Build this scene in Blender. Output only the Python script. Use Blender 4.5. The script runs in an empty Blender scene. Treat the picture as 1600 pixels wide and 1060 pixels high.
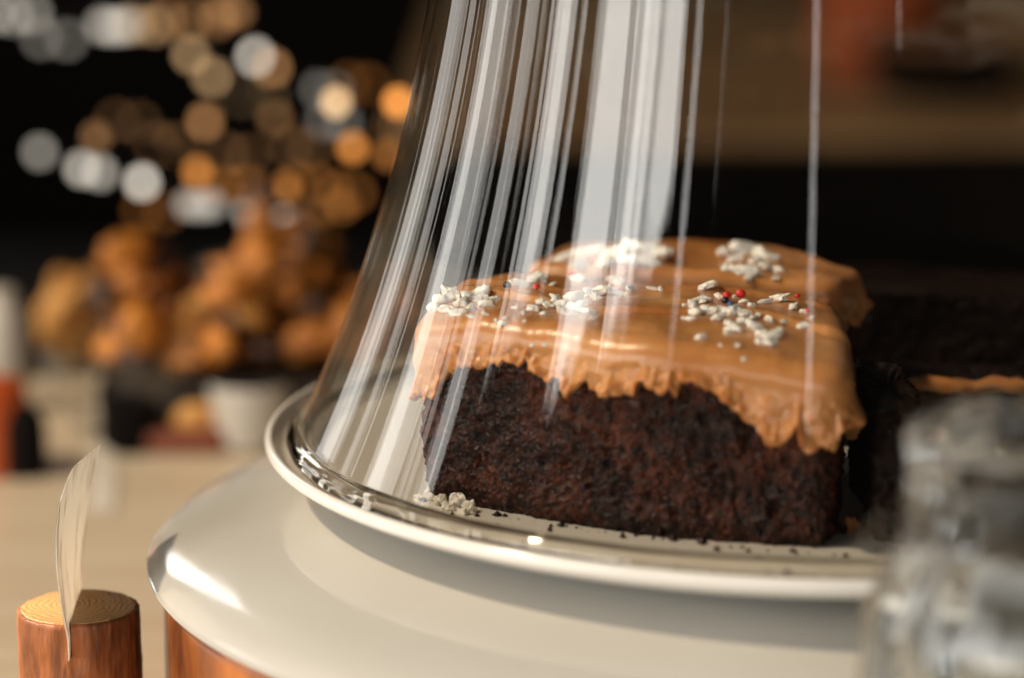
import bpy, math, random
import numpy as np
from mathutils import Vector, Matrix
from mathutils.bvhtree import BVHTree

random.seed(7)
rng = np.random.default_rng(11)
S = bpy.context.scene
COL = S.collection
R = math.radians

# ------------------------------------------------------------------ camera, light, exposure
PITCH = R(11.75)
CAM = np.array([0.0, 0.0, 0.26])
FPX = 4115.0                                   # focal length in pixels of a 1600 wide frame
cam = bpy.data.cameras.new('camera'); camo = bpy.data.objects.new('camera', cam); COL.objects.link(camo)
camo.location = CAM; camo.rotation_euler = (R(90) - PITCH, 0, 0)
cam.sensor_width = 36.0; cam.lens = 36.0 * FPX / 1600.0
cam.clip_start = 0.02; cam.clip_end = 60
cam.dof.use_dof = True; cam.dof.focus_distance = 0.664; cam.dof.aperture_fstop = 5.0
S.camera = camo

W = bpy.data.worlds.new('World'); S.world = W; W.use_nodes = True
W.node_tree.nodes['Background'].inputs[0].default_value = (0.9, 0.8, 0.66, 1)
W.node_tree.nodes['Background'].inputs[1].default_value = 0.010

DOME = np.array([0.080, 0.700])
WALLX = -1.62
def window_light(name, th0, th1, z0, z1, L, col):
    """A window pane in the wall on the left; its sides seen from the dome at th0..th1 degrees from the viewer."""
    d = DOME[0] - WALLX
    y0 = DOME[1] - d / math.tan(R(th0)); y1 = DOME[1] - d / math.tan(R(th1))
    a = bpy.data.lights.new(name, 'AREA'); a.shape = 'RECTANGLE'
    a.size = z1 - z0; a.size_y = abs(y1 - y0)
    a.energy = L * math.pi * a.size * a.size_y; a.color = col
    o = bpy.data.objects.new(name, a); COL.objects.link(o)
    o.location = (WALLX, (y0 + y1) / 2, (z0 + z1) / 2)
    o.rotation_euler = (0, R(-90), 0)              # shines towards +X
    return o
DAY = (1.0, 0.97, 0.92)
for (a, b, z0, z1, L) in [(43, 69, .10, .52, 9.0),
                          (43, 50, .56, .97, 6.0), (50.6, 57.5, .56, .92, 7.5), (59.5, 69, .56, .81, 6.5),
                          (78.5, 84, .12, .62, 6.5), (85.5, 87.5, .12, .62, 3.0), (94, 97.5, .12, .64, 4.5), (101, 102.5, .12, .64, 3.0), (107, 114, .12, .85, 4.6),
                          (122, 125, .05, .7, 2.2), (131, 139, .05, .7, 1.8), (148, 154, .7, 2.0, 5.0)]:  # last entry: no known window, added to brighten the far side table
    window_light('window_and_fill_light', a, b, z0, z1, L, DAY)
# long low window behind the photographer
fw = bpy.data.lights.new('front_window_light', 'AREA'); fw.shape = 'RECTANGLE'; fw.size = 1.9; fw.size_y = .42; fw.energy = 6.5 * math.pi * 1.9 * .42; fw.color = DAY
fwo = bpy.data.objects.new('front_window_light', fw); COL.objects.link(fwo); fwo.location = (-.45, -1.45, .34); fwo.rotation_euler = (R(90), 0, 0)
# low warm sun coming through the window on the left
sp = bpy.data.lights.new('low_sun_light', 'AREA'); sp.shape = 'DISK'; sp.size = 0.12; sp.energy = 31; sp.color = (1.0, 0.80, 0.56)
spo = bpy.data.objects.new('low_sun_light', sp); COL.objects.link(spo)
_sd = Vector((-math.sin(R(84)) * math.cos(R(50)), -math.cos(R(84)) * math.cos(R(50)), math.sin(R(50))))
spo.location = Vector((0.0, 0.66, 0.08)) + _sd * 2.1
spo.rotation_euler = _sd.to_track_quat('Z', 'Y').to_euler()

# narrow spot added to brighten the card and the small log
bm_ = bpy.data.lights.new('added_log_spot', 'SPOT'); bm_.energy = 650; bm_.color = (1.0, 0.80, 0.56); bm_.spot_size = R(1.35); bm_.spot_blend = .35; bm_.shadow_soft_size = .02
bmo = bpy.data.objects.new('added_log_spot', bm_); COL.objects.link(bmo)
_bd = Vector((-math.sin(R(90)) * math.cos(R(46)), -math.cos(R(90)) * math.cos(R(46)), math.sin(R(46))))
bmo.location = Vector((-.134, .655, .055)) + _bd * 2.1; bmo.rotation_euler = _bd.to_track_quat('Z', 'Y').to_euler()

vs = S.view_settings
vs.view_transform = 'Standard'; vs.look = 'None'; vs.gamma = 1; vs.exposure = 0.15; vs.use_curve_mapping = False
cy = S.cycles
cy.use_denoising = True; cy.max_bounces = 14; cy.transparent_max_bounces = 32; cy.transmission_bounces = 12; cy.glossy_bounces = 8
cy.caustics_reflective = False; cy.sample_clamp_indirect = 4.0; cy.blur_glossy = 0.3

# ------------------------------------------------------------------ helpers
_c, _s = math.cos(PITCH), math.sin(PITCH)
def ray(px, py):
    a = (px - 800) / FPX; b = -(py - 530) / FPX
    return np.array([a, _c + b * _s, -_s + b * _c])
def at(px, py, Y):
    d = ray(px, py); return CAM + d * (Y / d[1])
def on(px, py, z):
    d = ray(px, py); return CAM + d * ((z - CAM[2]) / d[2])

def _hash(i, j, k, seed):
    h = (i * 374761393 + j * 668265263 + k * 2147483647 + seed * 974634777) & 0xFFFFFFFF
    h = ((h ^ (h >> 13)) * 1274126177) & 0xFFFFFFFF
    return ((h ^ (h >> 16)) & 0xFFFF) / 65535.0
def vnoise(p, seed=0):
    p = np.asarray(p, float); i = np.floor(p).astype(np.int64); f = p - i; f = f * f * (3 - 2 * f)
    out = 0
    for dx in (0, 1):
        for dy in (0, 1):
            for dz in (0, 1):
                w = (f[..., 0] if dx else 1 - f[..., 0]) * (f[..., 1] if dy else 1 - f[..., 1]) * (f[..., 2] if dz else 1 - f[..., 2])
                out = out + w * _hash(i[..., 0] + dx, i[..., 1] + dy, i[..., 2] + dz, seed)
    return out * 2 - 1
def fbm(p, oct=4, seed=0, gain=.5):
    o = 0; a = 1; p = np.asarray(p, float)
    for k in range(oct):
        o = o + a * vnoise(p * 2.03 ** k, seed + k); a *= gain
    return o
def worley(p, seed=0):
    p = np.asarray(p, float); i = np.floor(p).astype(np.int64); best = np.full(p.shape[:-1], 9.0)
    for dx in (-1, 0, 1):
        for dy in (-1, 0, 1):
            for dz in (-1, 0, 1):
                c = i + np.array([dx, dy, dz])
                q = np.stack([c[..., n] + _hash(c[..., 0], c[..., 1], c[..., 2], seed + 31 * n) for n in range(3)], -1)
                best = np.minimum(best, ((q - p) ** 2).sum(-1))
    return np.sqrt(best)

def mesh_np(name, V, F, smooth=True):
    me = bpy.data.meshes.new(name)
    V = np.asarray(V, np.float32); F = np.asarray(F, np.int32)
    me.vertices.add(len(V)); me.vertices.foreach_set('co', V.ravel())
    n, k = F.shape
    me.loops.add(n * k); me.loops.foreach_set('vertex_index', F.ravel())
    me.polygons.add(n); me.polygons.foreach_set('loop_start', np.arange(n, dtype=np.int32) * k)
    me.polygons.foreach_set('loop_total', np.full(n, k, np.int32))
    me.polygons.foreach_set('use_smooth', np.full(n, smooth))
    me.update(); me.validate()
    return me
def obj(name, me, m, parent=None, loc=None):
    o = bpy.data.objects.new(name, me); COL.objects.link(o)
    if m and not me.materials: me.materials.append(m)
    if parent: o.parent = parent
    if loc is not None: o.location = loc
    return o
def thing(name, label, cat, loc=(0, 0, 0), group=None):
    o = bpy.data.objects.new(name, None); COL.objects.link(o); o.location = loc; o.empty_display_size = .02
    return tag(o, label, cat, group)
def tag(o, label, cat, group=None):
    o['label'] = label; o['category'] = cat
    if group: o['group'] = group
    return o
def struct(o): o['kind'] = 'structure'; return o
def grid_faces(nr, nc, wrap=False):
    i = np.arange(nr - 1)[:, None]; j = np.arange(nc if wrap else nc - 1)[None, :]; j2 = (j + 1) % nc
    return np.stack([i * nc + j + 0 * i, i * nc + j2, (i + 1) * nc + j2, (i + 1) * nc + j], -1).reshape(-1, 4)
def lathe(name, prof, n=128, radial=None, smooth=True):
    """prof: list of (r, z) from top/outside inwards; radial(theta, k) scales radius."""
    prof = np.array(prof, float); th = np.linspace(0, 2 * math.pi, n, endpoint=False)
    r = prof[:, 0][:, None] * np.ones(n)[None, :]
    if radial is not None: r = radial(r, th[None, :], prof[:, 1][:, None])
    V = np.stack([r * np.cos(th), r * np.sin(th), prof[:, 1][:, None] + 0 * r], -1).reshape(-1, 3)
    return mesh_np(name, V, grid_faces(len(prof), n, True)[:, ::-1], smooth)
def smoothprof(pts, n=60):
    """Catmull-Rom through profile points."""
    P = np.array(pts, float); P = np.vstack([2 * P[0] - P[1], P, 2 * P[-1] - P[-2]]); out = []
    m = len(P) - 3; per = max(2, n // m)
    for i in range(m):
        p0, p1, p2, p3 = P[i:i + 4]
        for t in np.linspace(0, 1, per, endpoint=False):
            out.append(.5 * ((2 * p1) + (-p0 + p2) * t + (2 * p0 - 5 * p1 + 4 * p2 - p3) * t * t + (-p0 + 3 * p1 - 3 * p2 + p3) * t ** 3))
    out.append(P[-2]); return [tuple(x) for x in out]
def box(name, lo, hi, bev=0.0):
    import bmesh
    bm = bmesh.new(); bmesh.ops.create_cube(bm, size=1)
    lo = np.array(lo); hi = np.array(hi)
    for v in bm.verts: v.co = Vector(((lo + hi) / 2 + np.array(v.co) * (hi - lo)).tolist())
    if bev: bmesh.ops.bevel(bm, geom=bm.edges[:], offset=bev, segments=3, affect='EDGES', profile=.5)
    me = bpy.data.meshes.new(name); bm.to_mesh(me); bm.free(); return me
def blob(name, size, seed, amp=.18, freq=1.6, n=20, smooth=True, power=1.0):
    u = np.linspace(0, math.pi, n); v = np.linspace(0, 2 * math.pi, 2 * n, endpoint=False)
    U, Vv = np.meshgrid(u, v, indexing='ij')
    p = np.stack([np.sin(U) * np.cos(Vv), np.sin(U) * np.sin(Vv), np.cos(U)], -1)
    if power != 1: p = np.sign(p) * np.abs(p) ** power
    r = 1 + amp * fbm(p * freq + seed * 7.3, 3, seed)
    V = (p * r[..., None] * np.array(size)).reshape(-1, 3)
    return mesh_np(name, V, grid_faces(n, 2 * n, True)[:, ::-1], smooth)

# ------------------------------------------------------------------ materials
def mat(name, base, rough=.5, spec=.5, var=None, scale=20, bump=0, bscale=60, coat=0, metal=0, sss=0, emit=None, detail=6, stretch=(1, 1, 1)):
    m = bpy.data.materials.new(name); m.use_nodes = True; nt = m.node_tree; b = nt.nodes['Principled BSDF']
    b.inputs['Base Color'].default_value = (*base, 1); b.inputs['Roughness'].default_value = rough
    b.inputs['Specular IOR Level'].default_value = spec; b.inputs['Metallic'].default_value = metal
    if coat: b.inputs['Coat Weight'].default_value = coat; b.inputs['Coat Roughness'].default_value = .06
    if sss:
        b.inputs['Subsurface Weight'].default_value = 1.0; b.inputs['Subsurface Radius'].default_value = (1, .45, .2); b.inputs['Subsurface Scale'].default_value = sss
    if emit: b.inputs['Emission Color'].default_value = (*emit[0], 1); b.inputs['Emission Strength'].default_value = emit[1]
    tc = nt.nodes.new('ShaderNodeTexCoord'); mp = nt.nodes.new('ShaderNodeMapping'); mp.inputs['Scale'].default_value = stretch
    nt.links.new(tc.outputs['Object'], mp.inputs['Vector'])
    if var:
        n = nt.nodes.new('ShaderNodeTexNoise'); n.inputs['Scale'].default_value = scale; n.inputs['Detail'].default_value = detail
        nt.links.new(mp.outputs[0], n.inputs['Vector'])
        cr = nt.nodes.new('ShaderNodeValToRGB'); cr.color_ramp.elements[0].position = .34; cr.color_ramp.elements[1].position = .68
        cr.color_ramp.elements[0].color = (*base, 1); cr.color_ramp.elements[1].color = (*var, 1)
        nt.links.new(n.outputs['Fac'], cr.inputs[0]); nt.links.new(cr.outputs[0], b.inputs['Base Color'])
    if bump:
        n2 = nt.nodes.new('ShaderNodeTexNoise'); n2.inputs['Scale'].default_value = bscale; n2.inputs['Detail'].default_value = 5
        nt.links.new(mp.outputs[0], n2.inputs['Vector'])
        bp = nt.nodes.new('ShaderNodeBump'); bp.inputs['Strength'].default_value = .6; bp.inputs['Distance'].default_value = bump
        nt.links.new(n2.outputs['Fac'], bp.inputs['Height']); nt.links.new(bp.outputs[0], b.inputs['Normal'])
    return m
def thin_glass(name):
    m = bpy.data.materials.new(name); m.use_nodes = True; nt = m.node_tree; nt.nodes.clear()
    out = nt.nodes.new('ShaderNodeOutputMaterial'); mix = nt.nodes.new('ShaderNodeMixShader')
    tr = nt.nodes.new('ShaderNodeBsdfTransparent'); tr.inputs[0].default_value = (.985, .985, .975, 1)
    gl = nt.nodes.new('ShaderNodeBsdfGlossy'); gl.inputs['Roughness'].default_value = .015; gl.inputs[0].default_value = (1, 1, 1, 1)
    lw = nt.nodes.new('ShaderNodeLayerWeight'); lw.inputs['Blend'].default_value = .5
    p5 = nt.nodes.new('ShaderNodeMath'); p5.operation = 'POWER'; p5.inputs[1].default_value = 5
    ma = nt.nodes.new('ShaderNodeMath'); ma.operation = 'MULTIPLY_ADD'; ma.inputs[1].default_value = .95; ma.inputs[2].default_value = .042
    L = nt.links.new
    L(lw.outputs['Facing'], p5.inputs[0]); L(p5.outputs[0], ma.inputs[0]); L(ma.outputs[0], mix.inputs[0])
    L(tr.outputs[0], mix.inputs[1]); L(gl.outputs[0], mix.inputs[2]); L(mix.outputs[0], out.inputs[0])
    return m
def solid_glass(name, col=(1, 1, 1), rough=0.0):
    m = bpy.data.materials.new(name); m.use_nodes = True; nt = m.node_tree; nt.nodes.clear()
    out = nt.nodes.new('ShaderNodeOutputMaterial'); g = nt.nodes.new('ShaderNodeBsdfGlass')
    g.inputs['Color'].default_value = (*col, 1); g.inputs['Roughness'].default_value = rough; g.inputs['IOR'].default_value = 1.5
    nt.links.new(g.outputs[0], out.inputs[0]); return m

M_table = mat('table_wood', (.76, .66, .51), .38, .4, (.66, .54, .39), 9, .0004, 30, stretch=(1, 6, 1))
M_plate = mat('white_glaze', (.64, .63, .595), .12, .65, (.57, .555, .515), 11, .00005, 60)
_nt = M_plate.node_tree; _n = _nt.nodes.new('ShaderNodeTexNoise'); _n.inputs['Scale'].default_value = 22; _n.inputs['Detail'].default_value = 7
_mr = _nt.nodes.new('ShaderNodeMapRange'); _mr.inputs[1].default_value = .38; _mr.inputs[2].default_value = .64; _mr.inputs[3].default_value = .07; _mr.inputs[4].default_value = .24
_nt.links.new(_nt.nodes['Texture Coordinate'].outputs['Object'], _n.inputs['Vector']); _nt.links.new(_n.outputs['Fac'], _mr.inputs[0]); _nt.links.new(_mr.outputs[0], _nt.nodes['Principled BSDF'].inputs['Roughness'])
M_dish = mat('white_porcelain', (.80, .78, .74), .16, .5)
M_log = mat('stained_log', (.56, .18, .036), .34, .5, (.12, .032, .010), 30, .0018, 110, stretch=(1, 1, .5), detail=8)
M_bark = mat('small_log_bark', (.055, .018, .008), .45, .4, (.38, .125, .036), 100, .0012, 240, stretch=(1, 1, .30), detail=8)
M_dome = thin_glass('dome_glass')
M_rim = solid_glass('rim_glass', (1, .985, .95))
M_crystal = solid_glass('crystal_glass', (.93, .94, .94))
M_frost = mat('caramel_frosting', (.63, .315, .12), .30, .5, (.43, .165, .043), 40, .00022, 420, sss=.0016, detail=7)
def crumb_mat():
    m = mat('chocolate_crumb', (.008, .0032, .0022), .38, .25, (.085, .021, .0065), 420, .0005, 1300, detail=9)
    nt = m.node_tree; b = nt.nodes['Principled BSDF']; L = nt.links.new
    tc = nt.nodes['Texture Coordinate']; n = nt.nodes.new('ShaderNodeTexNoise'); n.inputs['Scale'].default_value = 55; n.inputs['Detail'].default_value = 4
    L(tc.outputs['Object'], n.inputs['Vector'])
    cr = nt.nodes.new('ShaderNodeValToRGB'); cr.color_ramp.elements[0].position = .36; cr.color_ramp.elements[1].position = .66
    cr.color_ramp.elements[0].color = (.30, .26, .24, 1); cr.color_ramp.elements[1].color = (1.25, 1.1, 1.0, 1); L(n.outputs['Fac'], cr.inputs[0])
    mx = nt.nodes.new('ShaderNodeMix'); mx.data_type = 'RGBA'; mx.blend_type = 'MULTIPLY'; mx.inputs[0].default_value = 1
    src = b.inputs['Base Color'].links[0].from_socket; L(src, mx.inputs[6]); L(cr.outputs[0], mx.inputs[7]); L(mx.outputs[2], b.inputs['Base Color'])
    v = nt.nodes.new('ShaderNodeTexVoronoi'); v.inputs['Scale'].default_value = 900; L(tc.outputs['Object'], v.inputs['Vector'])
    rr = nt.nodes.new('ShaderNodeMapRange'); rr.inputs[1].default_value = 0; rr.inputs[2].default_value = 1; rr.inputs[3].default_value = .18; rr.inputs[4].default_value = .8
    sx = nt.nodes.new('ShaderNodeSeparateColor'); L(v.outputs['Color'], sx.inputs[0]); L(sx.outputs[0], rr.inputs[0]); L(rr.outputs[0], b.inputs['Roughness'])
    return m
M_crumb = crumb_mat()
M_crumb_shade = mat('shaded_crumb', (.006, .003, .002), .6, .1, (.014, .005, .003), 330, .0005, 1100)  # crumb colour darkened to carry the shade on the back pieces
M_white = mat('white_candy', (.88, .86, .81), .35, .45, (.80, .75, .66), 1.6, detail=2)
M_black = mat('dark_wood', (.006, .0045, .004), .8, .08)

# end grain with growth rings for the cut face of the small log
def ring_mat():
    m = mat('log_end_grain', (.50, .30, .13), .6); nt = m.node_tree; b = nt.nodes['Principled BSDF']
    tc = nt.nodes.new('ShaderNodeTexCoord'); wv = nt.nodes.new('ShaderNodeTexWave'); wv.wave_type = 'RINGS'; wv.rings_direction = 'Z'
    wv.inputs['Scale'].default_value = 210; wv.inputs['Distortion'].default_value = 11; wv.inputs['Detail'].default_value = 5; wv.inputs['Detail Scale'].default_value = .9
    mp = nt.nodes.new('ShaderNodeMapping'); mp.inputs['Location'].default_value = (.003, -.002, 0)
    cr = nt.nodes.new('ShaderNodeValToRGB'); cr.color_ramp.elements[0].color = (.27, .145, .055, 1); cr.color_ramp.elements[1].color = (.42, .26, .115, 1)
    nt.links.new(tc.outputs['Object'], mp.inputs[0]); nt.links.new(mp.outputs[0], wv.inputs['Vector']); nt.links.new(wv.outputs['Fac'], cr.inputs[0]); nt.links.new(cr.outputs[0], b.inputs['Base Color'])
    bp = nt.nodes.new('ShaderNodeBump'); bp.inputs['Distance'].default_value = .00012; bp.inputs['Strength'].default_value = .5
    nt.links.new(wv.outputs['Fac'], bp.inputs['Height']); nt.links.new(bp.outputs[0], b.inputs['Normal'])
    return m
M_end = ring_mat()
def card_mat():
    m = bpy.data.materials.new('translucent_card'); m.use_nodes = True; nt = m.node_tree; nt.nodes.clear(); L = nt.links.new
    out = nt.nodes.new('ShaderNodeOutputMaterial'); d = nt.nodes.new('ShaderNodeBsdfDiffuse'); t = nt.nodes.new('ShaderNodeBsdfTranslucent')
    g = nt.nodes.new('ShaderNodeBsdfGlossy'); g.inputs['Roughness'].default_value = .18; tr = nt.nodes.new('ShaderNodeBsdfTransparent')
    tc = nt.nodes.new('ShaderNodeTexCoord'); mp = nt.nodes.new('ShaderNodeMapping'); mp.inputs['Scale'].default_value = (1, 1, .22)
    n = nt.nodes.new('ShaderNodeTexNoise'); n.inputs['Scale'].default_value = 260; n.inputs['Detail'].default_value = 3
    cr = nt.nodes.new('ShaderNodeValToRGB'); cr.color_ramp.elements[0].position = .36; cr.color_ramp.elements[1].position = .47
    cr.color_ramp.elements[0].color = (.68, .62, .53, 1); cr.color_ramp.elements[1].color = (.90, .86, .78, 1)
    L(tc.outputs['Object'], mp.inputs[0]); L(mp.outputs[0], n.inputs['Vector']); L(n.outputs['Fac'], cr.inputs[0]); L(cr.outputs[0], d.inputs[0]); L(cr.outputs[0], t.inputs[0])
    m1 = nt.nodes.new('ShaderNodeMixShader'); m1.inputs[0].default_value = .45; L(d.outputs[0], m1.inputs[1]); L(t.outputs[0], m1.inputs[2])
    m2 = nt.nodes.new('ShaderNodeMixShader'); m2.inputs[0].default_value = .08; L(m1.outputs[0], m2.inputs[1]); L(g.outputs[0], m2.inputs[2])
    m3 = nt.nodes.new('ShaderNodeMixShader'); m3.inputs[0].default_value = .10; L(m2.outputs[0], m3.inputs[1]); L(tr.outputs[0], m3.inputs[2])
    L(m3.outputs[0], out.inputs[0]); return m
M_card = card_mat()

# ------------------------------------------------------------------ setting
struct(obj('table_top', box('table_top', (-1.2, -.25, -.035), (1.2, 1.165, 0), .004), M_table))
M_floor = mat('dark_floor', (.007, .005, .004), .8, .1)
struct(obj('floor', box('floor', (-6, -1, -.80), (6, 7, -.75)), M_floor))
M_wall = mat('dark_wall', (.008, .006, .005), .9, .1)
struct(obj('back_wall', box('back_wall', (-6, 5.2, -.75), (6, 5.3, 2.6)), M_wall))

# ------------------------------------------------------------------ cake stand: white plate on a sawn log
SX, SY = .0715, .690
st = thing('cake_stand', 'white glazed round cake stand on an orange brown log foot', 'cake stand', (SX, SY, 0))
def wob(r, th, z): return r * (1 + .006 * np.sin(5 * th + 1.3) + .004 * np.sin(11 * th) + .0025 * np.sin(27 * th + z * 60))
log = obj('log_base', lathe('log_base', [(0, .0595), (.1615, .0595), (.1655, .0585), (.1664, .056)] + [(.1665, z) for z in np.linspace(.053, .003, 22)] + [(.163, 0), (0, 0)], 300, wob), M_log, st)
pp = smoothprof([(0, .0758), (.08, .0758), (.116, .0757), (.131, .0747), (.145, .0722), (.157, .0685), (.1645, .0648), (.1682, .0612), (.1676, .0600), (.150, .0598), (.02, .0598)], 90)
obj('plate', lathe('plate', pp, 256), M_plate, st)

# ------------------------------------------------------------------ footed white dish
FX, FY = DOME
prof = smoothprof([(.0005, .0852), (.06, .0852), (.118, .0854), (.134, .0858), (.1415, .0872), (.1440, .0895), (.1452, .0908), (.1464, .0905), (.1470, .0893), (.1462, .0876), (.1415, .0851), (.132, .0818), (.122, .0790), (.1125, .0769), (.1085, .0762), (.1072, .0759), (.100, .0759), (.0005, .0759)], 170)
tag(obj('serving_dish', lathe('serving_dish', prof, 256), M_dish, loc=(FX, FY, 0)), 'footed white porcelain dish under the glass dome, with rounded lip', 'dish')

# ------------------------------------------------------------------ glass dome
PC = np.polyfit([.0925, .0939, .1041, .1170, .1316, .1488, .1582, .1675, .1794, .1928, .2063, .225, .25], [.1386, .1370, .1316, .1263, .1210, .1165, .1139, .1107, .1074, .1043, .1016, .0985, .0955], 3)
DP = [(float(np.polyval(PC, z)), z) for z in np.linspace(.0922, .235, 46)]
_r0, _z0 = DP[-1]; _sl = float(np.polyval(np.polyder(PC), .235))
DP += smoothprof([(_r0, _z0), (_r0 + _sl * .02, _z0 + .02), (.0900, .285), (.083, .309), (.071, .331), (.052, .347), (.028, .355), (.009, .357)], 40)[1:]
# drawn ridges in the glass: place across the front (sine of the angle), width, height, lowest z
ridge = [(R(-90) + math.asin(x), w, a, zm) for x, w, a, zm in ((-.10, .010, .00075, .05), (.08, .006, .00055, .175), (.28, .006, .0005, .17), (.33, .010, .0010, .05), (.22, .005, .0003, .16), (-.36, .005, .00020, .05), (-.30, .005, .00010, .05), (-.45, .005, .00012, .05))]
def ripple(seed, amp):
    tt = np.linspace(0, 2 * math.pi, 4800, endpoint=False)
    q = np.stack([np.cos(tt), np.sin(tt), 0 * tt], -1)
    base = amp * (fbm(q * 8, 2, seed) * 1.0 + .26 * fbm(q * 30, 2, seed + 5) + .03 * fbm(q * 90, 1, seed + 9))
    def f(r, th, z):
        b = np.interp(th % (2 * math.pi), tt, base, period=2 * math.pi) + 0 * r
        for a, w, h, zm in (ridge if seed == 3 else []):
            d = (th - a + math.pi) % (2 * math.pi) - math.pi
            b = b + h * np.exp(-(d / w) ** 2) * np.clip((z - zm) / .03, 0, 1)
        return r + b * np.clip((r - .03) / .07, 0, 1)
    return f
dm = thing('glass_dome', 'tall clear glass bell dome covering the chocolate cake', 'glass dome', (DOME[0], DOME[1], 0))
NTH = 2400
obj('glass_wall', lathe('glass_wall', DP[::-1], NTH, ripple(3, .00009)), M_dome, dm)
inner = [(max(r - .0022, .001), z) for r, z in DP]
obj('glass_inner_face', lathe('glass_inner_face', inner[::-1], NTH, ripple(8, .00013)), M_dome, dm)
rimp = smoothprof([(.1392, .0930), (.1404, .0921), (.1413, .0906), (.1412, .0889), (.1400, .0877), (.1380, .0874), (.1362, .0880), (.1355, .0895), (.1359, .0912), (.1370, .0925), (.1381, .0932), (.1392, .0930)], 66)
obj('rim', lathe('rim', rimp, 480, lambda r, th, z: r + .00022 * np.sin(9 * th + 1) + .00010 * np.sin(41 * th) + .00012 * np.sin(17 * th + z * 300)), M_rim, dm)
knob = smoothprof([(.0005, .394), (.012, .392), (.018, .383), (.017, .373), (.009, .364), (.007, .360), (.010, .3575), (.0005, .3572)], 50)
obj('knob', lathe('knob', knob, 64), M_rim, dm)

# ------------------------------------------------------------------ cake
ZB = .0855
def rounded_outline(pts, rad, step):
    """closed CCW polygon with rounded corners, resampled every step metres; returns points and outward normals"""
    P = np.array(pts, float); n = len(P); out = []
    for i in range(n):
        a, b, c = P[i - 1], P[i], P[(i + 1) % n]; r = rad[i]
        u = (a - b) / np.linalg.norm(a - b); v = (c - b) / np.linalg.norm(c - b)
        ang = math.acos(np.clip(u @ v, -1, 1)); d = min(r / math.tan(ang / 2), .48 * np.linalg.norm(a - b), .48 * np.linalg.norm(c - b))
        p0, p1 = b + u * d, b + v * d
        for t in np.linspace(0, 1, 14): out.append((1 - t) ** 2 * p0 + 2 * t * (1 - t) * b + t * t * p1)
    out = np.array(out); cl = np.vstack([out, out[:1]]); L = np.concatenate([[0], np.cumsum(np.linalg.norm(np.diff(cl, axis=0), axis=1))])
    m = int(L[-1] / step); s = np.linspace(0, L[-1], m, endpoint=False)
    Q = np.stack([np.interp(s, L, cl[:, 0]), np.interp(s, L, cl[:, 1])], -1)
    for _ in range(6): Q = (np.roll(Q, 1, 0) + 2 * Q + np.roll(Q, -1, 0)) / 4
    T = np.roll(Q, -1, 0) - np.roll(Q, 1, 0); T /= np.linalg.norm(T, axis=1)[:, None]
    return Q, np.stack([T[:, 1], -T[:, 0]], -1)

def make_frosting(name, Q, N, cen, ztop, zlow, rsh, parent, seed, drop=None):
    """shell: top disc, rounded shoulder, ragged skirt down to zlow per outline sample, curled lip"""
    n = len(Q); rings = []
    E = Q - N * rsh
    zt = lambda X: ztop(X[:, 0], X[:, 1])
    for t in np.concatenate([np.linspace(.002, .5, 30, endpoint=False), np.linspace(.5, 1, 44)]):
        X = cen + (E - cen) * t; rings.append(np.column_stack([X, zt(X)]))
    ze = zt(E)
    for a in np.linspace(0, math.pi / 2, 9)[1:]:
        X = E + N * rsh * math.sin(a); rings.append(np.column_stack([X, ze - rsh * (1 - math.cos(a))]))
    z0 = ze - rsh; L = np.maximum(z0 - zlow, .0006)
    for t in np.linspace(0, 1, 34)[1:]:
        z = z0 - L * t
        p = np.column_stack([Q, z])
        bul = .0010 * fbm(p * 150, 4, seed + 2) + .0015 * np.exp(-((1 - t) * L / .0034) ** 2) * (1 + 1.2 * vnoise(p * 300, seed + 4) + .8 * vnoise(p * 620, seed + 6))
        bul = bul * np.minimum(1, t * 4)
        rings.append(np.column_stack([Q + N * bul[:, None], z]))
        last = bul
    for a in np.linspace(0, math.pi, 8)[1:]:
        rr = .0010
        rings.append(np.column_stack([Q + N * (last - rr * (1 - math.cos(a)))[:, None], zlow - rr * math.sin(a) * .7]))
    for k in (1, 2): rings.append(np.column_stack([Q - N * (.0042 + .001 * k), zlow + .001 * k]))
    V = np.concatenate(rings); me = mesh_np(name, V, grid_faces(len(rings), n, True), True)
    return obj(name, me, M_frost, parent)

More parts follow.
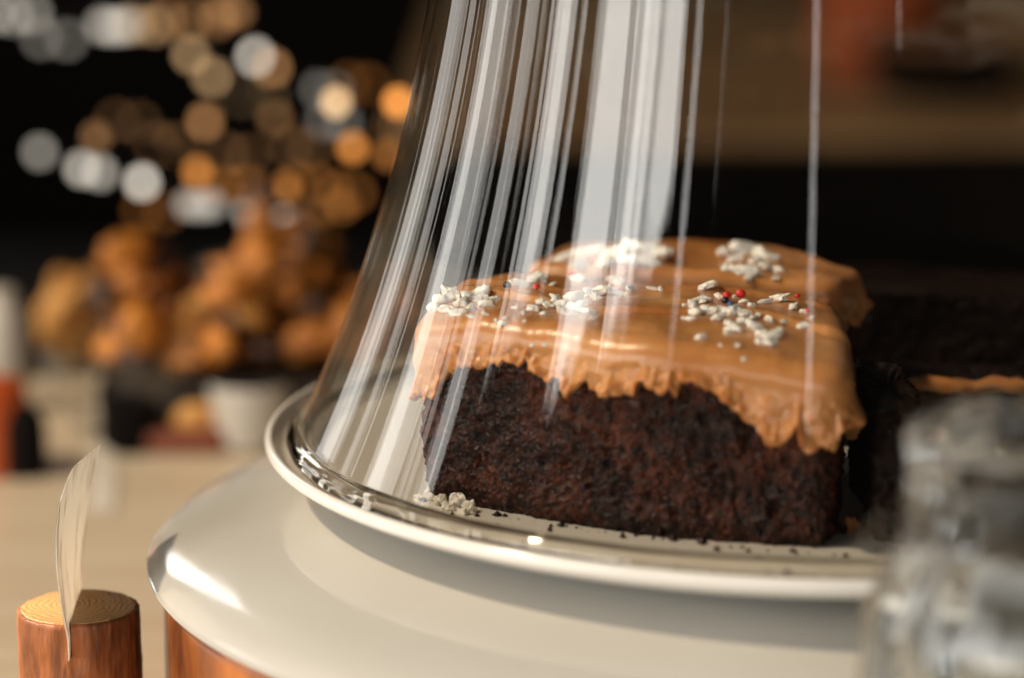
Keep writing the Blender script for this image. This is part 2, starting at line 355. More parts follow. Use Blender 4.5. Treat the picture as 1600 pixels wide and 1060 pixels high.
def make_crumb(name, Q, N, inset, z0, z1, parent, seed, nz=110, top=False, m=None):
    B = Q - N * (np.ones(len(Q)) * inset)[:, None]; rings = []; cen = B.mean(0)
    zz = np.linspace(z0, z1, nz)
    n = len(Q)
    P = np.stack([np.repeat(B[None], nz, 0)[..., 0], np.repeat(B[None], nz, 0)[..., 1], np.repeat(zz[:, None], n, 1)], -1)
    msk = np.clip(.5 + .9 * fbm(P * 70, 2, seed + 60), .1, 1)
    d = .0007 * fbm(P * 420, 4, seed, .6) + .0016 * fbm(P * 48, 3, seed + 9) - .0013 * np.clip(.55 - worley(P * 620, seed), 0, 1) * msk
    d = d - .0055 * np.clip(.33 - worley(P * 150, seed + 3), 0, 1) - .0040 * np.clip(.36 - worley(P * 290, seed + 7), 0, 1) * msk
    d = d + .0004 * fbm(P * 1500, 2, seed + 5)
    # sides lean a little and the foot is rounded
    h = (zz - z0) / (z1 - z0); lean = -.0016 * np.clip((.12 - h) / .12, 0, 1) ** 2
    d = d + lean[:, None]
    V = P.copy(); V[..., :2] += N[None] * d[..., None]
    V = V.reshape(-1, 3)
    F = grid_faces(nz, n, True)
    V = list(V)
    caps = []
    for zc, row, flip in ((z1, nz - 1, False), (z0, 0, True)):
        rr = [V[row * n + k] for k in range(n)]
        prev = row * n
        for t in (.9, .7, .4, .02):
            base = len(V)
            ring_ = np.array(rr); X = np.column_stack([cen + (ring_[:, :2] - cen) * t, np.full(n, zc)])
            if top and not flip: X[:, 2] += .0011 * fbm(X * 300, 3, seed + 40)
            V.extend(X)
            j = np.arange(n); j2 = (j + 1) % n
            q = np.stack([prev + j, prev + j2, base + j2, base + j], -1)
            caps.append(q if not flip else q[:, ::-1]); prev = base
    me = mesh_np(name, np.array(V), np.concatenate([F] + caps), True)
    return obj(name, me, m or M_crumb, parent)

FL = np.array([-.0255, .6390]); FR = np.array([.0790, .5880])
Qf, Nf = rounded_outline([FL, (.032, .6030), FR, (.0830, .640), (.0810, .674), (-.012, .702)], [.010, .06, .010, .03, .014, .012], .00026)
# ragged lower edge of the frosting on the cut face, read in the vertical plane through FL-FR
EDGE = [(640, 622), (655, 612), (668, 616), (682, 612), (692, 600), (699, 580), (712, 574), (745, 567), (790, 565), (815, 563), (826, 561), (829, 574), (842, 583), (866, 590), (878, 592), (884, 606), (892, 611), (901, 604),
        (908, 594), (918, 594), (928, 604), (942, 613), (962, 618), (982, 617), (993, 610), (999, 598), (1008, 594), (1018, 602), (1036, 606), (1050, 600), (1057, 611), (1066, 592), (1080, 589), (1091, 600), (1102, 611), (1122, 613), (1136, 624),
        (1160, 645), (1180, 664), (1196, 681), (1210, 690), (1224, 689), (1238, 676), (1248, 660), (1253, 692), (1262, 704), (1276, 702), (1286, 690), (1296, 706), (1304, 700), (1309, 664)]
tdir = FR - FL; Lf = np.linalg.norm(tdir); tdir = tdir / Lf; nrm = np.array([tdir[1], -tdir[0]])
_ex = np.array([e[0] for e in EDGE], float); _ey = np.array([e[1] for e in EDGE], float)
sf = (Qf - FL) @ tdir; df = (Qf - FL) @ nrm
zl_front = np.full(len(Qf), .115)
for _ in range(6):                                             # the edge heights that give the observed outline
    dep = Qf[:, 1] * _c - (zl_front - CAM[2]) * _s
    b_ = -(np.interp(800 + FPX * Qf[:, 0] / dep, _ex, _ey) - 530) / FPX
    zl_front = CAM[2] + Qf[:, 1] * (-_s + b_ * _c) / (_c + b_ * _s)
perim = np.cumsum(np.linalg.norm(np.diff(np.vstack([Qf, Qf[:1]]), axis=0), axis=1))
pn = np.column_stack([perim * 120, 0 * perim, 0 * perim])
zl_other = .1125 + .0045 * fbm(pn, 3, 21)
w = np.clip((df + .014) / .006, 0, 1)                        # 1 on the front face and its corners
zlow = w * zl_front + (1 - w) * zl_other
zlow = zlow + w * .0009 * fbm(pn * 7, 3, 33)
cenf = Qf.mean(0)
def ztop_f(x, y):
    p = np.column_stack([x, y, 0 * x])
    u = np.column_stack([x, y]) - cenf; s = u @ tdir; d = u @ nrm
    z = .1350 - .0046 * (d / .05) ** 2 - .0022 * np.clip((s - .018) / .035, 0, 2) ** 2 - .0014 * np.clip((-s - .02) / .035, 0, 2) ** 2
    z = z + .0013 * fbm(p * 42, 3, 4) + .00016 * fbm(p * 260, 3, 6)
    # spatula swirl: a curved crease across the back half
    c = d + .020 + .010 * np.sin(s * 60 + .4)
    z = z - .0012 * np.exp(-(c / .0016) ** 2) + .0011 * np.exp(-((c - .0035) / .0022) ** 2)
    c2 = d - .012 + .006 * np.sin(s * 75 - 1.0)
    z = z - .0008 * np.exp(-(c2 / .0016) ** 2) + .0009 * np.exp(-((c2 + .003) / .0018) ** 2)
    return z
cakeA = thing('chocolate_cake', 'large chocolate cake piece with dripping caramel frosting, cut face towards the viewer', 'cake', (0, 0, 0), 'cake pieces under the dome')
frA = make_frosting('frosting', Qf, Nf, cenf, ztop_f, zlow, .0060, cakeA, 1)
make_crumb('crumb', Qf, Nf, .0026 + .0045 * np.clip((sf - .05) / .05, 0, 1) * w, ZB - .0003, .1275, cakeA, 5, 165)

Qb, Nb = rounded_outline([(.002, .722), (.050, .702), (.0865, .690), (.0985, .7150), (.068, .752), (.016, .758)], [.010, .01, .008, .012, .016, .014], .0006)
cenb = Qb.mean(0)
def ztop_b(x, y):
    p = np.column_stack([x, y, 0 * x]); u = np.hypot(x - cenb[0], y - cenb[1])
    return .1335 - .0030 * (u / .05) ** 2 + .0010 * fbm(p * 60, 3, 14)
cakeB = thing('chocolate_cake', 'smaller frosted cake piece standing behind the large front piece', 'cake', (0, 0, 0), 'cake pieces under the dome')
pb = np.cumsum(np.full(len(Qb), .0006))
frB = make_frosting('frosting', Qb, Nb, cenb, ztop_b, .1205 + .0035 * fbm(np.column_stack([pb * 110, 0 * pb, 0 * pb]), 3, 2), .0038, cakeB, 8)
make_crumb('crumb', Qb, Nb, .0030, ZB - .0003, .1275, cakeB, 9, 60)

Qs, Ns = rounded_outline([(.0850, .6030), (.0975, .5990), (.1010, .660), (.0865, .666)], [.004, .004, .005, .005], .0005)
cakeC = thing('cake_slice', 'dark unfrosted chocolate slice in shade right of the large piece', 'cake', (0, 0, 0), 'cake pieces under the dome')
make_crumb('crumb', Qs, Ns, .0006, ZB - .0003, .1165, cakeC, 15, 70, top=True, m=M_crumb_shade)

Qe, Ne = rounded_outline([(.1040, .607), (.136, .607), (.176, .655), (.183, .700), (.150, .738), (.1040, .740), (.1035, .690), (.0890, .685), (.0890, .673), (.1040, .669)], [.006, .012, .02, .01, .01, .004, .003, .002, .002, .003], .0006)
cakeE = thing('cake_slice', 'low dark cake filler added over the dish right of the upright dark slice', 'cake', (0, 0, 0), 'cake pieces under the dome')  # filler that keeps the pale dish floor from mirroring in the dome
make_crumb('crumb', Qe, Ne, .0006, ZB - .0003, .0995, cakeE, 23, 40, top=True, m=M_crumb_shade)
_u = np.linspace(0, 1, 60); _v = np.linspace(0, 2 * math.pi, 16, endpoint=False)
_U, _Vv = np.meshgrid(_u, _v, indexing='ij'); _rr = (.0026 + .0012 * fbm(np.stack([_U * 14, np.cos(_Vv), np.sin(_Vv)], -1), 3, 55)) * np.clip(np.minimum(_U, 1 - _U) * 14, .03, 1) ** .5
_sm = np.stack([.105 + .072 * _U, .702 - .006 * _U + _rr * np.cos(_Vv) * 1.4, .1005 + _rr * np.sin(_Vv)], -1).reshape(-1, 3)
obj('tan_strip', mesh_np('tan_strip', _sm, grid_faces(60, 16, True)), M_frost, cakeE)  # bar standing in for the dim strip of dish floor behind the filler
Qd, Nd = rounded_outline([(.012, .772), (.0960, .766), (.160, .752), (.168, .790), (.118, .815), (.030, .808)], [.008, .02, .01, .01, .01, .01], .0006)
cakeD = thing('cake_slice', 'black looking cake block added at the back right under the dome', 'cake', (0, 0, 0), 'cake pieces under the dome')  # added to hide the dish back and its reflection in the dome
make_crumb('crumb', Qd, Nd, .0006, ZB - .0003, .1150, cakeD, 18, 60, top=True, m=M_crumb_shade)

# candy bits on the frosting, each resting on it
def bvh_of(o): return BVHTree.FromPolygons([v.co[:] for v in o.data.vertices], [p.vertices[:] for p in o.data.polygons])
bvhA, bvhB = bvh_of(frA), bvh_of(frB)
chunks = [blob('white_candy_chunk', (1, .72, .58), k + 1, .45, 1.5, 9, k % 2 == 0, .7) for k in range(7)]
for c_ in chunks: c_.materials.append(M_white)
def drop(px, py, size_px, parent, bv, seed, me=None, elong=1.0, name='candy_chunk', lift=.26):
    d = ray(px, py); h = bv.ray_cast(Vector(CAM), Vector(d))
    if h[0] is None: return None
    p = h[0]; r = size_px * .54 * np.linalg.norm(np.array(p) - CAM) / FPX
    down = bv.ray_cast(Vector((p.x, p.y, .2)), Vector((0, 0, -1)))
    z = down[0].z if down[0] is not None else p.z
    o = bpy.data.objects.new(name, me or chunks[seed % 7]); COL.objects.link(o); o.parent = parent
    rr = random.Random(seed)
    o.location = (p.x, p.y, z + r * lift); o.scale = (r * elong, r, r * rr.uniform(.75, 1.0))
    o.rotation_euler = (rr.uniform(-.4, .4), rr.uniform(-.4, .4), rr.uniform(-.5, .5) if elong > 1.3 else rr.uniform(0, 6.3))
    return o
CH = [(832, 484, 17, 1), (846, 474, 20, 1), (862, 482, 24, 1.2), (868, 469, 20, 1), (884, 490, 26, 1.3), (898, 470, 28, 1.2), (905, 488, 22, 1.1), (918, 462, 24, 1.3), (921, 489, 20, 1), (938, 458, 26, 1.2), (953, 457, 16, 1.2), (967, 459, 12, 1.5), (877, 478, 20, 1), (893, 481, 18, 1), (911, 476, 18, 1.1), (851, 492, 14, 1), (930, 468, 16, 1), (927, 499, 12, 1.3), (977, 461, 9, 1), (982, 452, 9, 1),
      (785, 507, 13, 1), (791, 499, 10, 1), (776, 502, 8, 1), (803, 482, 9, 1), (818, 490, 9, 1), (760, 492, 7, 2), (738, 497, 8, 2.2), (832, 541, 8, 1), (851, 540, 7, 1), (736, 551, 6, 1), (820, 503, 6, 1),
      (1083, 480, 22, 1), (1092, 472, 20, 1.2), (1088, 492, 24, 1), (1101, 486, 20, 1), (1079, 500, 14, 1), (1095, 529, 17, 1), (1112, 489, 22, 1), (1122, 499, 20, 1), (1128, 488, 24, 1.1), (1140, 492, 24, 1), (1150, 488, 26, 1.2), (1163, 493, 22, 1), (1158, 505, 20, 1), (1140, 508, 17, 1), (1147, 517, 22, 1.2), (1137, 521, 14, 1), (1172, 506, 20, 1), (1181, 514, 24, 1.2), (1190, 524, 20, 1), (1204, 529, 22, 1.5), (1213, 522, 18, 1.2), (1186, 535, 15, 1), (1205, 538, 20, 1.3), (1177, 499, 14, 1), (1202, 503, 18, 1), (1226, 505, 12, 1), (1255, 513, 18, 1.1), (1217, 470, 26, 1.3), (1240, 482, 18, 1), (1256, 489, 12, 1.2), (1196, 474, 14, 1.6), (1163, 474, 16, 1), (1125, 466, 15, 1), (1107, 470, 12, 1), (1150, 466, 10, 1), (1174, 479, 12, 1), (1070, 478, 8, 1), (1068, 498, 7, 1), (1163, 562, 9, 1), (1152, 541, 9, 1), (1126, 540, 7, 1), (1186, 494, 12, 1), (1269, 497, 8, 1),
      (1022, 438, 28, 1), (1040, 441, 34, 1.7), (1060, 444, 18, 1.4), (1105, 450, 22, 1.2), (1096, 453, 13, 1), (1020, 452, 10, 1.6), (1032, 453, 9, 1), (838, 440, 26, 1.2), (812, 447, 22, 1.3), (846, 436, 20, 1), (865, 447, 12, 1),
      (690, 472, 30, 1), (706, 466, 34, 1.2), (722, 478, 30, 1), (740, 470, 36, 1.1), (755, 462, 30, 1), (718, 492, 22, 1.4), (700, 488, 24, 1), (760, 478, 24, 1), (680, 486, 22, 1), (735, 486, 22, 1.2), (772, 470, 16, 1),
      (905, 440, 22, 1.2), (930, 436, 26, 1.2), (950, 430, 30, 1), (975, 434, 26, 1.2), (960, 442, 20, 1.3), (990, 428, 26, 1)]
for k, (px, py, s, e) in enumerate(CH): drop(px, py, s, cakeA, bvhA, k * 13 + 5, None, e)
CB = [(1140, 399, 34, 1.3), (1165, 394, 40, 1.5), (1190, 400, 36, 1.3), (1205, 406, 24, 1.2), (1150, 408, 26, 1.3), (1180, 411, 24, 1.3), (1172, 428, 30, 1.2), (1190, 421, 30, 1), (1216, 425, 26, 1), (1150, 424, 26, 1.2), (1135, 420, 22, 1), (1212, 437, 18, 1), (1170, 438, 20, 1.2),
      (890, 405, 36, 1.4), (925, 400, 40, 1.4), (960, 402, 44, 1.3), (1000, 396, 48, 1.4), (1030, 402, 40, 1.3), (985, 412, 40, 1.3), (945, 414, 34, 1.2), (1015, 414, 34, 1.4), (905, 416, 28, 1.2)]
for k, (px, py, s, e) in enumerate(CB): drop(px, py, s * .8, cakeB, bvhB, k * 17 + 3, None, e)
dv, df_ = [], []
rd = random.Random(3)
for px, py, s_, e_ in CH:
    for q in range(9):
        d_ = ray(px + rd.gauss(0, 16), py + rd.gauss(0, 7)); h_ = bvhA.ray_cast(Vector(CAM), Vector(d_))
        if h_[0] is None or h_[1].z < .3: continue
        c0 = np.array(h_[0]); r_ = rd.uniform(.00012, .00045)
        b0 = len(dv)
        for vx in ((1, 0, 0), (-1, 0, 0), (0, 1, 0), (0, -1, 0), (0, 0, 1), (0, 0, -1)): dv.append(c0 + r_ * np.array(vx) * np.array([rd.uniform(.6, 1.4) for _ in range(3)]) + np.array([0, 0, r_ * .3]))
        for t in ((0, 2, 4), (2, 1, 4), (1, 3, 4), (3, 0, 4), (2, 0, 5), (1, 2, 5), (3, 1, 5), (0, 3, 5)): df_.append(tuple(b0 + i_ for i_ in t))
du = obj('candy_dust', mesh_np('candy_dust', dv, df_, False), M_white, cakeA); du['kind'] = 'stuff'
M_red = mat('red_sugar', (.72, .035, .03), .3); M_blue = mat('blue_sugar', (.02, .09, .20), .3); M_navy = mat('navy_sugar', (.012, .016, .03), .3)
def bead(px, py, s, m, parent, bv):
    me = blob('sugar_bead', (1, 1, .95), 3, .04, 1.2, 14); me.materials.append(m)
    drop(px, py, s, parent, bv, int(px), me, 1.0, 'sugar_bead', 1.5)
for px, py, s, m in [(838, 456, 10, M_red), (1135, 472, 13, M_red), (1157, 471, 15, M_red), (985, 456, 9, M_navy), (1133, 479, 12, M_navy), (1141, 483, 10, M_blue), (792, 455, 12, M_navy), (965, 457, 7, M_red), (1246, 470, 9, M_red), (896, 436, 9, M_red), (1262, 492, 8, M_red)]:
    bead(px, py, s, m, cakeA, bvhA)

# flakes and crumbs that fell on the dish
def loose(px, py, z, size, m, label, cat, name, seed, group, up=0.5):
    p = on(px, py, z); me = blob(name, (1, .7, .6), seed, .5, 1.5, 9, False, .8); me.materials.append(m)
    o = bpy.data.objects.new(name, me); COL.objects.link(o); r = size * .5 * np.linalg.norm(p - CAM) / FPX
    o.scale = (r, r, r * (1 + up)); o.location = (p[0], p[1], z + r * .35 * (1 + up)); rr = random.Random(seed); o.rotation_euler = (0, rr.uniform(-.4, .4), rr.uniform(0, 6))
    return tag(o, label, cat, group)
ORD = ['leftmost', 'second from the left', 'third from the left', 'fourth from the left', 'fourth from the right', 'third from the right', 'second from the right', 'rightmost']
for k, (px, py, s, u) in enumerate([(655, 782, 20, 0), (666, 778, 14, .9), (676, 783, 20, .3), (690, 789, 22, .6), (703, 797, 26, 0), (713, 793, 24, 1.1), (723, 804, 20, 0), (734, 800, 22, .6)]):
    loose(px, py, .0853, s, M_white, 'white candy flake on the dish by the cake, ' + ORD[k], 'candy flake', 'candy_flake', 40 + k, 'white candy flakes fallen on the dish', u)
M_cb = mat('frosting_crumb', (.45, .17, .05), .45)
for k, (px, py, s) in enumerate([(1272, 838, 22), (1290, 842, 14), (1302, 832, 16), (1318, 834, 18), (1330, 828, 26)]):
    loose(px, py, .0853, s, M_cb if k in (0, 4) else M_crumb, 'small %s cake crumb on the dish right of the cake, %s' % ('orange' if k in (0, 4) else 'dark', ('leftmost', 'second from left', 'middle one', 'second from right', 'rightmost')[k]), 'cake crumb', 'cake_crumb', 60 + k, 'cake crumbs on the dish')

rc = random.Random(9); cv_, cf_ = [], []
for q in range(80):
    t_ = rc.random(); base_ = FL + (FR - FL) * t_ + nrm * (rc.random() ** 4 * .022 - .002 + .006 * math.sin(math.pi * t_))
    if math.hypot(base_[0] - DOME[0], base_[1] - DOME[1]) > .130: continue
    r_ = .00016 + .0011 * rc.random() ** 3; b0 = len(cv_)
    for vx in ((1, 0, 0), (-1, 0, 0), (0, 1, 0), (0, -1, 0), (0, 0, 1), (0, 0, -1)): cv_.append(np.array([base_[0], base_[1], .0853 + r_ * .5]) + r_ * np.array(vx) * np.array([rc.uniform(.6, 1.5) for _ in range(3)]))
    for t in ((0, 2, 4), (2, 1, 4), (1, 3, 4), (3, 0, 4), (2, 0, 5), (1, 2, 5), (3, 1, 5), (0, 3, 5)): cf_.append(tuple(b0 + i_ for i_ in t))
so = obj('cake_crumbs', mesh_np('cake_crumbs', cv_, cf_, False), M_crumb); so['kind'] = 'stuff'; tag(so, 'tiny dark chocolate crumbs scattered on the dish before the cake', 'crumbs')

# ------------------------------------------------------------------ small log card holder and its card
LC = np.array([-.1125, .655]); LH = .0530; LR = .0158
lg = thing('log_card_holder', 'small upright log slice with bark, slit to hold a card', 'card holder', (LC[0], LC[1], 0))
sa = on(107.5, 975, LH)[:2] - LC; sb = on(121, 917, LH)[:2] - LC
sdir = (sb - sa) / np.linalg.norm(sb - sa); sn = np.array([sdir[1], -sdir[0]]); smid = (sa + sb) / 2; SLOT = .0005; SD = .0088
def log_r(th, z):
    q = np.stack([np.cos(th) * 2.2, np.sin(th) * 2.2, z * 60 + 0 * th], -1)
    return LR * (1 + .018 * fbm(q, 3, 71) + .012 * fbm(q * 3.5, 2, 77) + .010 * fbm(q * np.array([6, 6, 1.5]), 3, 79))
def slit(o):
    c = smid + LC; me = box('slit', (-.0005, -.05, LH - SD), (.0005, .05, LH + .02)); k = bpy.data.objects.new('slit', me); COL.objects.link(k)
    k.location = (c[0], c[1], 0); k.rotation_euler = (0, 0, math.atan2(sdir[1], sdir[0]) - math.pi / 2)
    md = o.modifiers.new('slit', 'BOOLEAN'); md.object = k; md.solver = 'EXACT'
    bpy.context.view_layer.update(); dg = bpy.context.evaluated_depsgraph_get(); new = bpy.data.meshes.new_from_object(o.evaluated_get(dg))
    o.modifiers.clear(); o.data = new; bpy.data.objects.remove(k)
th = np.linspace(0, 2 * math.pi, 300, endpoint=False)
def log_mesh(name, levels):
    rows = [np.column_stack([(log_r(th, np.full_like(th, z)) + e) * f_ * np.cos(th), (log_r(th, np.full_like(th, z)) + e) * f_ * np.sin(th), np.full_like(th, z)]) for z, e, f_ in levels]
    return mesh_np(name, np.vstack(rows), grid_faces(len(rows), 300, True)[:, ::-1])
lv = [(LH - .0003, 0, .002), (LH - .0003, -.0005, 1)] + [(z, 0, 1) for z in np.linspace(LH - .0007, 0, 60)] + [(0, 0, .002)]
slit(obj('bark', log_mesh('bark', lv), M_bark, lg))
_cf = obj('cut_face', log_mesh('cut_face', [(LH, 0, .002), (LH, -.0012, 1), (LH - .0004, -.0009, 1), (LH - .0004, 0, .002)]), M_end, lg)
_cf.data.polygons.foreach_set('use_smooth', np.zeros(len(_cf.data.polygons), bool)); slit(_cf)

zb = LH - SD + .0004
nb = LC + smid + sdir * (-LR * 1.30); fb = LC + smid + sdir * (LR * .99)
nt_ = at(97, 745, nb[1] - .001); ft_ = at(157, 694, fb[1] + .002)
def card_pt(u, v):
    a = np.array([*nb, zb]); b = np.array([*fb, zb]); cN = np.array(nt_); dF = np.array(ft_)
    vv = max(0.0, v)
    p = (1 - u) * ((1 - vv) * a + vv * cN) + u * ((1 - vv) * b + vv * dF)
    slot_part = min(1, v / .18)                     # straight while inside the slit
    bow = -.0022 * math.sin(math.pi * min(1, max(0, (v - .12) / .88))) * (1 - .5 * u)
    return p + np.array([sn[0], sn[1], 0]) * (-abs(bow) if True else 0) * 1.0
nu, nv = 18, 40; Vt = []; 
for i in range(nv):
    for j in range(nu):
        u = j / (nu - 1); v = i / (nv - 1)
        # rounded upper near corner
        vmax = 1 - .16 * max(0, 1 - u / .35) ** 2
        Vt.append(card_pt(u, v * vmax))
Vt = np.array(Vt); Vn = np.array([sn[0], sn[1], 0]) * .00018
Fg = grid_faces(nv, nu)
n0 = len(Vt); edge = [j for j in range(nu)] + [i * nu + nu - 1 for i in range(1, nv)] + [(nv - 1) * nu + j for j in range(nu - 2, -1, -1)] + [i * nu for i in range(nv - 2, 0, -1)]
Fe = [(edge[k], edge[(k + 1) % len(edge)], n0 + edge[(k + 1) % len(edge)], n0 + edge[k]) for k in range(len(edge))]
cme = mesh_np('price_card', np.vstack([Vt + Vn, Vt - Vn]), np.vstack([Fg, Fg[:, ::-1] + n0, np.array(Fe)]), True)
tag(obj('price_card', cme, M_card), 'thin pale translucent card standing edge-on in the slit of the small log', 'card')

# ------------------------------------------------------------------ cut crystal decanter close to the camera
dc = thing('crystal_decanter', 'blurred cut crystal glass vessel close to the camera at the right edge', 'glass vessel', (.0965, .4850, 0))
def cut(r, th, z):
    fl = np.abs(np.sin(th * 6))                                  # twelve vertical flutes
    return r * (1 - .075 * (1 - fl) - .03 * np.abs(np.sin(z / .0115 * math.pi)) * (z < .14))
prof = [(.0005, .1465), (.0130, .1460), (.0195, .1435), (.0218, .1400)] + [(.0218, z) for z in np.linspace(.138, .121, 10)] + [(.0226, .119), (.0248, .115), (.0272, .110), (.0290, .104), (.0300, .097)] + [(.0300, z) for z in np.linspace(.091, .006, 30)] + [(.028, .001), (.0005, .001)]
obj('body', lathe('body', prof, 192, cut, True), M_crystal, dc)
cav = [(.0005, .131), (.010, .130), (.0135, .127), (.0140, .120), (.019, .110), (.0215, .10), (.022, .09), (.022, .02), (.018, .014), (.0005, .013)]
obj('cavity', lathe('cavity', cav[::-1], 64), M_crystal, dc)

# ------------------------------------------------------------------ background, out of focus
M_bun = mat('baked_crust', (.64, .24, .035), .45, .4, (.20, .06, .012), 45, .002, 60)
M_bun2 = mat('golden_crust', (.70, .37, .09), .45, .4, (.36, .12, .025), 45, .002, 60)
M_redb = mat('red_brown_wood', (.20, .045, .012), .4)
M_tray = mat('dark_tray', (.014, .008, .005), .5, .2)
M_cream = mat('cream_ceramic', (.55, .52, .46), .25)
M_clear = thin_glass('jar_glass')

def lathe_thing(name, label, cat, prof, m, px, py, Y=None, z=0.0, n=48, group=None):
    p = on(px, py, z) if Y is None else at(px, py, Y)
    o = obj(name, lathe(name, smoothprof(prof, 60), n), m, loc=(p[0], p[1], z if Y is None else p[2]))
    return tag(o, label, cat, group)
# tray of baked goods
tp = np.array([-.105, 1.085, 0])
tag(obj('serving_tray', box('serving_tray', (-.062, -.055, 0), (.066, .060, .030), .004), M_tray, loc=tp), 'dark wooden tray under the blurred pastries on the left', 'tray')
M_choc = mat('dark_bake', (.05, .018, .008), .5)
rb = random.Random(5); hv, hf, hm = [], [], []
_bu = np.linspace(0, math.pi, 8); _bv = np.linspace(0, 2 * math.pi, 12, endpoint=False); _BU, _BV = np.meshgrid(_bu, _bv, indexing='ij')
_sp = np.stack([np.sin(_BU) * np.cos(_BV), np.sin(_BU) * np.sin(_BV), np.cos(_BU)], -1); _sf = grid_faces(8, 12, True)[:, ::-1]
for k in range(230):
    lay = rb.random(); x = rb.uniform(-.060, .066); y = rb.uniform(-.050, .054); top = .058 * (1 - .5 * abs(x / .066) ** 2) * (1 - .3 * abs(y / .054)) * (.75 + .35 * math.sin(x * 95 + 1))
    a = rb.uniform(.004, .0095); kk = rb.choice((0, 0, 0, 0, 1, 1, 2, 2, 2))
    P_ = _sp * (1 + .4 * fbm(_sp * 1.8 + k * 3.1, 2, k))[..., None] * np.array([a * rb.uniform(.8, 1.7), a, a * rb.uniform(.6, 1.1)])
    an = rb.uniform(0, 6.28); P_ = P_ @ np.array([[math.cos(an), math.sin(an), 0], [-math.sin(an), math.cos(an), 0], [0, 0, 1]])
    hf.append(_sf + len(hv) * 96); hv.append((P_ + np.array([x, y, .034 + top * lay])).reshape(-1, 3)); hm += [kk] * len(_sf)
hme = mesh_np('baked_crumble', np.vstack(hv), np.vstack(hf))
for m_ in (M_bun, M_bun2, M_choc): hme.materials.append(m_)
hme.polygons.foreach_set('material_index', np.array(hm, np.int32))
ho = obj('baked_crumble', hme, None, loc=tp); tag(ho, 'blurred heap of amber and dark brown baked crumble on the tray', 'baked crumble'); ho['kind'] = 'stuff'
# red brown board in front of the tray
p = on(285, 712, 0); bo = obj('wooden_board', box('wooden_board', (-.017, -.012, 0), (.017, .012, .010), .003), M_redb, loc=(p[0], p[1] + .012, 0)); tag(bo, 'small red brown board on the table in front of the pastry tray', 'board')
cup = [(.010, .0005), (.013, .003), (.015, .012), (.0165, .026), (.0155, .0265), (.014, .02), (.012, .006), (.0005, .005)]
lathe_thing('white_cup', 'blurred white cup behind the left edge of the dish', 'cup', cup, M_cream, 392, 700, None, 0)
lathe_thing('sugar_bowl', 'small beige bowl on the table between the board and the white cup', 'bowl', [(.009, .0005), (.014, .006), (.016, .013), (.012, .020), (.0005, .023)], M_bun2, 315, 692)
bottle = [(.0075, .0005), (.0085, .002), (.0085, .018), (.0075, .023), (.004, .027), (.0005, .028)]
lathe_thing('dark_jar', 'small black jar standing on the table at the far left', 'jar', bottle, M_black, 40, 742)
lathe_thing('amber_jar', 'orange red jar at the left edge beside the black jar', 'jar', [(.015, .0005), (.017, .003), (.017, .030), (.013, .036), (.0005, .037)], mat('amber', (.55, .10, .02), .3), -22, 735)
lathe_thing('milk_bottle', 'tall pale bottle at the left edge behind the black jar', 'bottle', [(.010, .0005), (.011, .004), (.011, .040), (.008, .046), (.007, .052), (.0005, .053)], M_cream, 5, 640)
me = blob('bread_roll', (.014, .013, .018), 33, .5, 1.9, 24); p = on(122, 560, 0)
tag(obj('bread_roll', me, M_bun2, loc=(p[0], p[1], .018)), 'golden roll standing alone on the table left of the pastry tray', 'bread roll')
lathe_thing('glass_bowl', 'round clear glass bowl on the table before the pastry tray', 'glass bowl', [(.020, .0005), (.030, .004), (.038, .02), (.041, .036), (.040, .0365), (.036, .02), (.028, .006), (.0005, .004)], M_clear, 225, 672)

lathe_thing('dark_pot', 'dark round pot between the pastry tray and the white cup', 'pot', [(.010, .0005), (.014, .004), (.015, .016), (.010, .024), (.0005, .026)], M_black, 480, 650)
lathe_thing('dark_cup', 'small dark cup at the front left of the pastry tray', 'cup', [(.008, .0005), (.010, .002), (.011, .018), (.010, .0185), (.008, .004), (.0005, .003)], M_black, 208, 704)
lathe_thing('white_pot', 'tiny white pot standing before the tray, left of the white cup', 'pot', [(.006, .0005), (.0075, .003), (.0085, .014), (.0075, .0145), (.006, .004), (.0005, .003)], M_cream, 268, 676)
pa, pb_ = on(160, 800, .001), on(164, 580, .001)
tag(obj('light_strip', mesh_np('light_strip', [(pa[0] - .0045, pa[1], .0008), (pa[0] + .0045, pa[1], .0008), (pb_[0] + .0055, pb_[1], .0008), (pb_[0] - .0055, pb_[1], .0008)], [(0, 1, 2, 3)]), mat('pale_light', (.82, .78, .70), .5)), 'narrow pale strip painted as light on the table behind the small log', 'painted light')  # pale strip put in for light lying on the table

# far side table of brown wood, on the right
ft = thing('side_table', 'brown wooden side table far behind the dome on the right', 'table', (.62, 2.87, 0))
M_far = mat('side_table_wood', (.42, .26, .125), .45, .3, (.13, .065, .028), 2.6, stretch=(1, 5, 1))
for k in range(5): obj('plank', box('plank', (-.72 + 0, -.76 + k * .305, -.022), (.85, -.76 + k * .305 + .300, -.008 - .001 * (k % 2)), .004), M_far, ft)
for x in (-.62, .75):
    for y in (-.7, .7): obj('leg', box('leg', (x, y, -.75), (x + .06, y + .06, -.0225), .004), M_black, ft)
M_terra = mat('terracotta', (.36, .075, .02), .6, .3, (.20, .04, .012), 12)
p = on(1385, 128, -.008)
lathe_thing('terracotta_pot', 'blurred terracotta pot on the far side table', 'pot', [(.040, -.0075), (.055, .0), (.068, .10), (.075, .105), (.075, .13), (.064, .13), (.055, .05), (.0005, .04)], M_terra, 1375, 118, None, -.008)
lathe_thing('dark_bowl', 'dark round bowl beside the terracotta pot on the far side table', 'bowl', [(.03, .0), (.055, .008), (.068, .035), (.072, .048), (.064, .046), (.04, .012), (.0005, .01)], M_black, 1470, 150, None, -.0075)

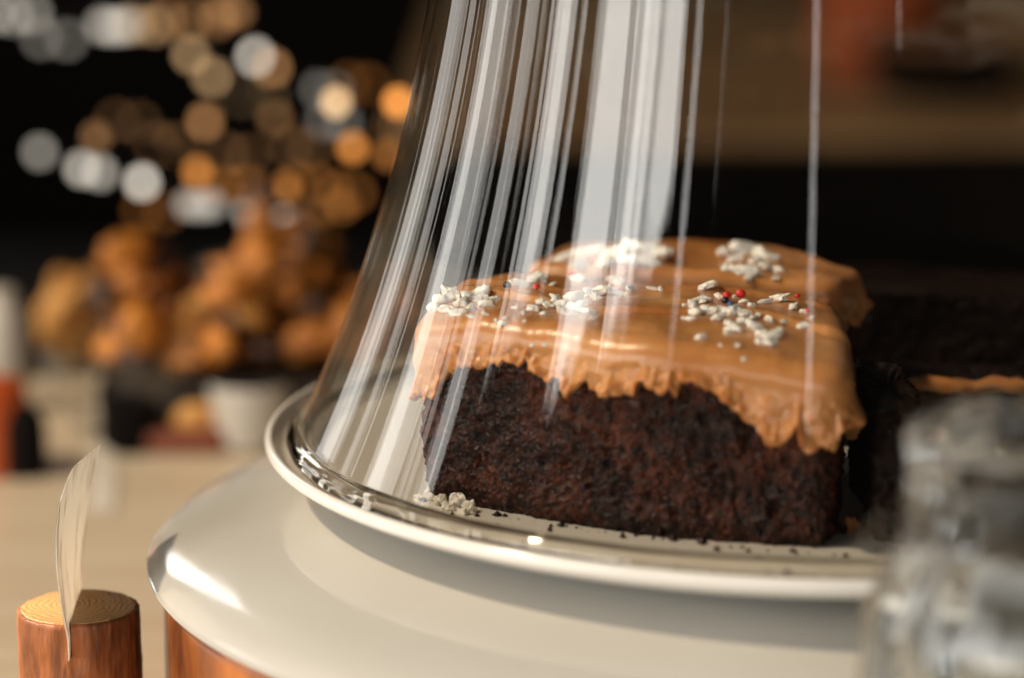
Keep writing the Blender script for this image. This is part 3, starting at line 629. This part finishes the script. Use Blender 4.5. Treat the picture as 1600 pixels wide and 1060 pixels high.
# dark rack behind the left of the table with strings of glowing beads added in place of glints
rk = thing('dark_rack', 'dark wooden rack carrying small glowing beads, left background', 'rack', (0, 0, 0))
for y, z in ((1.45, -.06), (1.95, -.12), (2.6, -.2)):
    obj('shelf', box('shelf', (-.85, y - .10, z - .02), (-.02, y + .10, z), .003), M_black, rk)
for x in (-.85, -.05): obj('post', box('post', (x, 1.34, -.75), (x + .03, 2.72, -.22), .003), M_black, rk)
def emit(name, col, s):
    m = mat(name, (.02, .02, .02), .4, .2, emit=(col, s)); return m
WHT = (1.0, .90, .76); AMB = (1.0, .36, .07); BEI = (1.0, .62, .30); BRN = (1.0, .48, .18)
APER = cam.lens / 1000 / cam.dof.aperture_fstop; FOC = cam.dof.focus_distance
def glint_string(label, items):
    """items: position, apparent disc width, colour, brightness of the disc, number of beads side by side"""
    root = thing('glint_string', label, 'glint beads', (0, 0, 0), None)
    pts = []
    for k, (px, py, disc, col, lum, nn, dx) in enumerate(items):
        Y = min(4.2, 1 / max(.2, 1 / FOC - disc / (APER * FPX))); rad = .0036
        dd = APER * (Y - FOC) / FOC; s_ = lum * (dd / (2 * rad)) ** 2
        for q in range(nn):
            p = at(px + dx * (q - (nn - 1) / 2), py + (q % 2) * 2, Y); pts.append(p)
            obj('glint_bead', blob('glint_bead', (rad, rad, rad * 1.1), 1, .0, 1, 10), emit('glint_glow', col, s_), root, loc=p)
    cv = bpy.data.curves.new('cord', 'CURVE'); cv.dimensions = '3D'; cv.bevel_depth = .0012; sp_ = cv.splines.new('POLY'); sp_.points.add(len(pts) - 1)
    for q, p in zip(sp_.points, pts): q.co = (p[0], p[1], p[2] + .0055, 1)
    tmp = bpy.data.objects.new('tmp', cv); COL.objects.link(tmp)
    me = bpy.data.meshes.new_from_object(tmp.evaluated_get(bpy.context.evaluated_depsgraph_get())); bpy.data.objects.remove(tmp)
    obj('cord', me, M_black, root)
glint_string('row of glowing white beads for glints descending to the right above the pastries', [(62, 238, 60, WHT, .14, 1, 0), (128, 264, 60, WHT, .26, 1, 0), (156, 270, 60, WHT, .20, 1, 0), (222, 285, 60, WHT, .40, 1, 0), (312, 320, 52, WHT, .17, 3, 19), (420, 333, 54, WHT, .20, 4, 21)])
glint_string('string of glowing amber beads for glints scattered left of the dome', [(150, 215, 52, BRN, .12, 1, 0), (308, 268, 50, AMB, .34, 1, 0), (447, 292, 50, AMB, .26, 1, 0), (500, 334, 50, AMB, .07, 1, 0), (535, 322, 56, AMB, .10, 1, 0), (551, 231, 52, AMB, .42, 1, 0), (606, 242, 52, AMB, .16, 1, 0), (612, 195, 60, BRN, .08, 1, 0), (622, 160, 50, AMB, .75, 1, 0)])
glint_string('string of glowing beige beads for glints at the upper left against the dark', [(525, 160, 50, BEI, .62, 1, 0), (510, 140, 66, WHT, .05, 2, 24), (522, 190, 66, WHT, .05, 2, 30), (425, 106, 66, BRN, .16, 1, 0), (398, 88, 66, WHT, .30, 1, 0), (320, 190, 61, BRN, .18, 1, 0), (330, 120, 66, BEI, .22, 1, 0), (298, 85, 64, BEI, .17, 1, 0), (430, 185, 62, BRN, .07, 1, 0)])
glint_string('string of soft glowing beads for pale blurs at the top left corner', [(20, 22, 70, WHT, .10, 3, 30), (178, 40, 66, WHT, .13, 3, 17), (225, 38, 70, BEI, .10, 2, 30), (85, 60, 72, WHT, .05, 2, 40), (300, 30, 70, BRN, .07, 3, 40), (360, 18, 60, BRN, .10, 2, 20)])
glint_string('string of very dim brown beads for hazy glow between the brighter ones at the left', [(200, 190, 78, BRN, .02, 2, 36), (260, 225, 76, BRN, .03, 2, 30), (370, 240, 76, BRN, .03, 2, 34), (400, 150, 78, BEI, .025, 2, 40), (470, 230, 74, BRN, .03, 2, 30), (560, 130, 74, AMB, .03, 2, 30), (350, 290, 70, AMB, .06, 3, 34), (480, 285, 70, AMB, .05, 2, 34), (240, 330, 74, AMB, .035, 2, 34), (540, 300, 72, AMB, .05, 2, 30)])
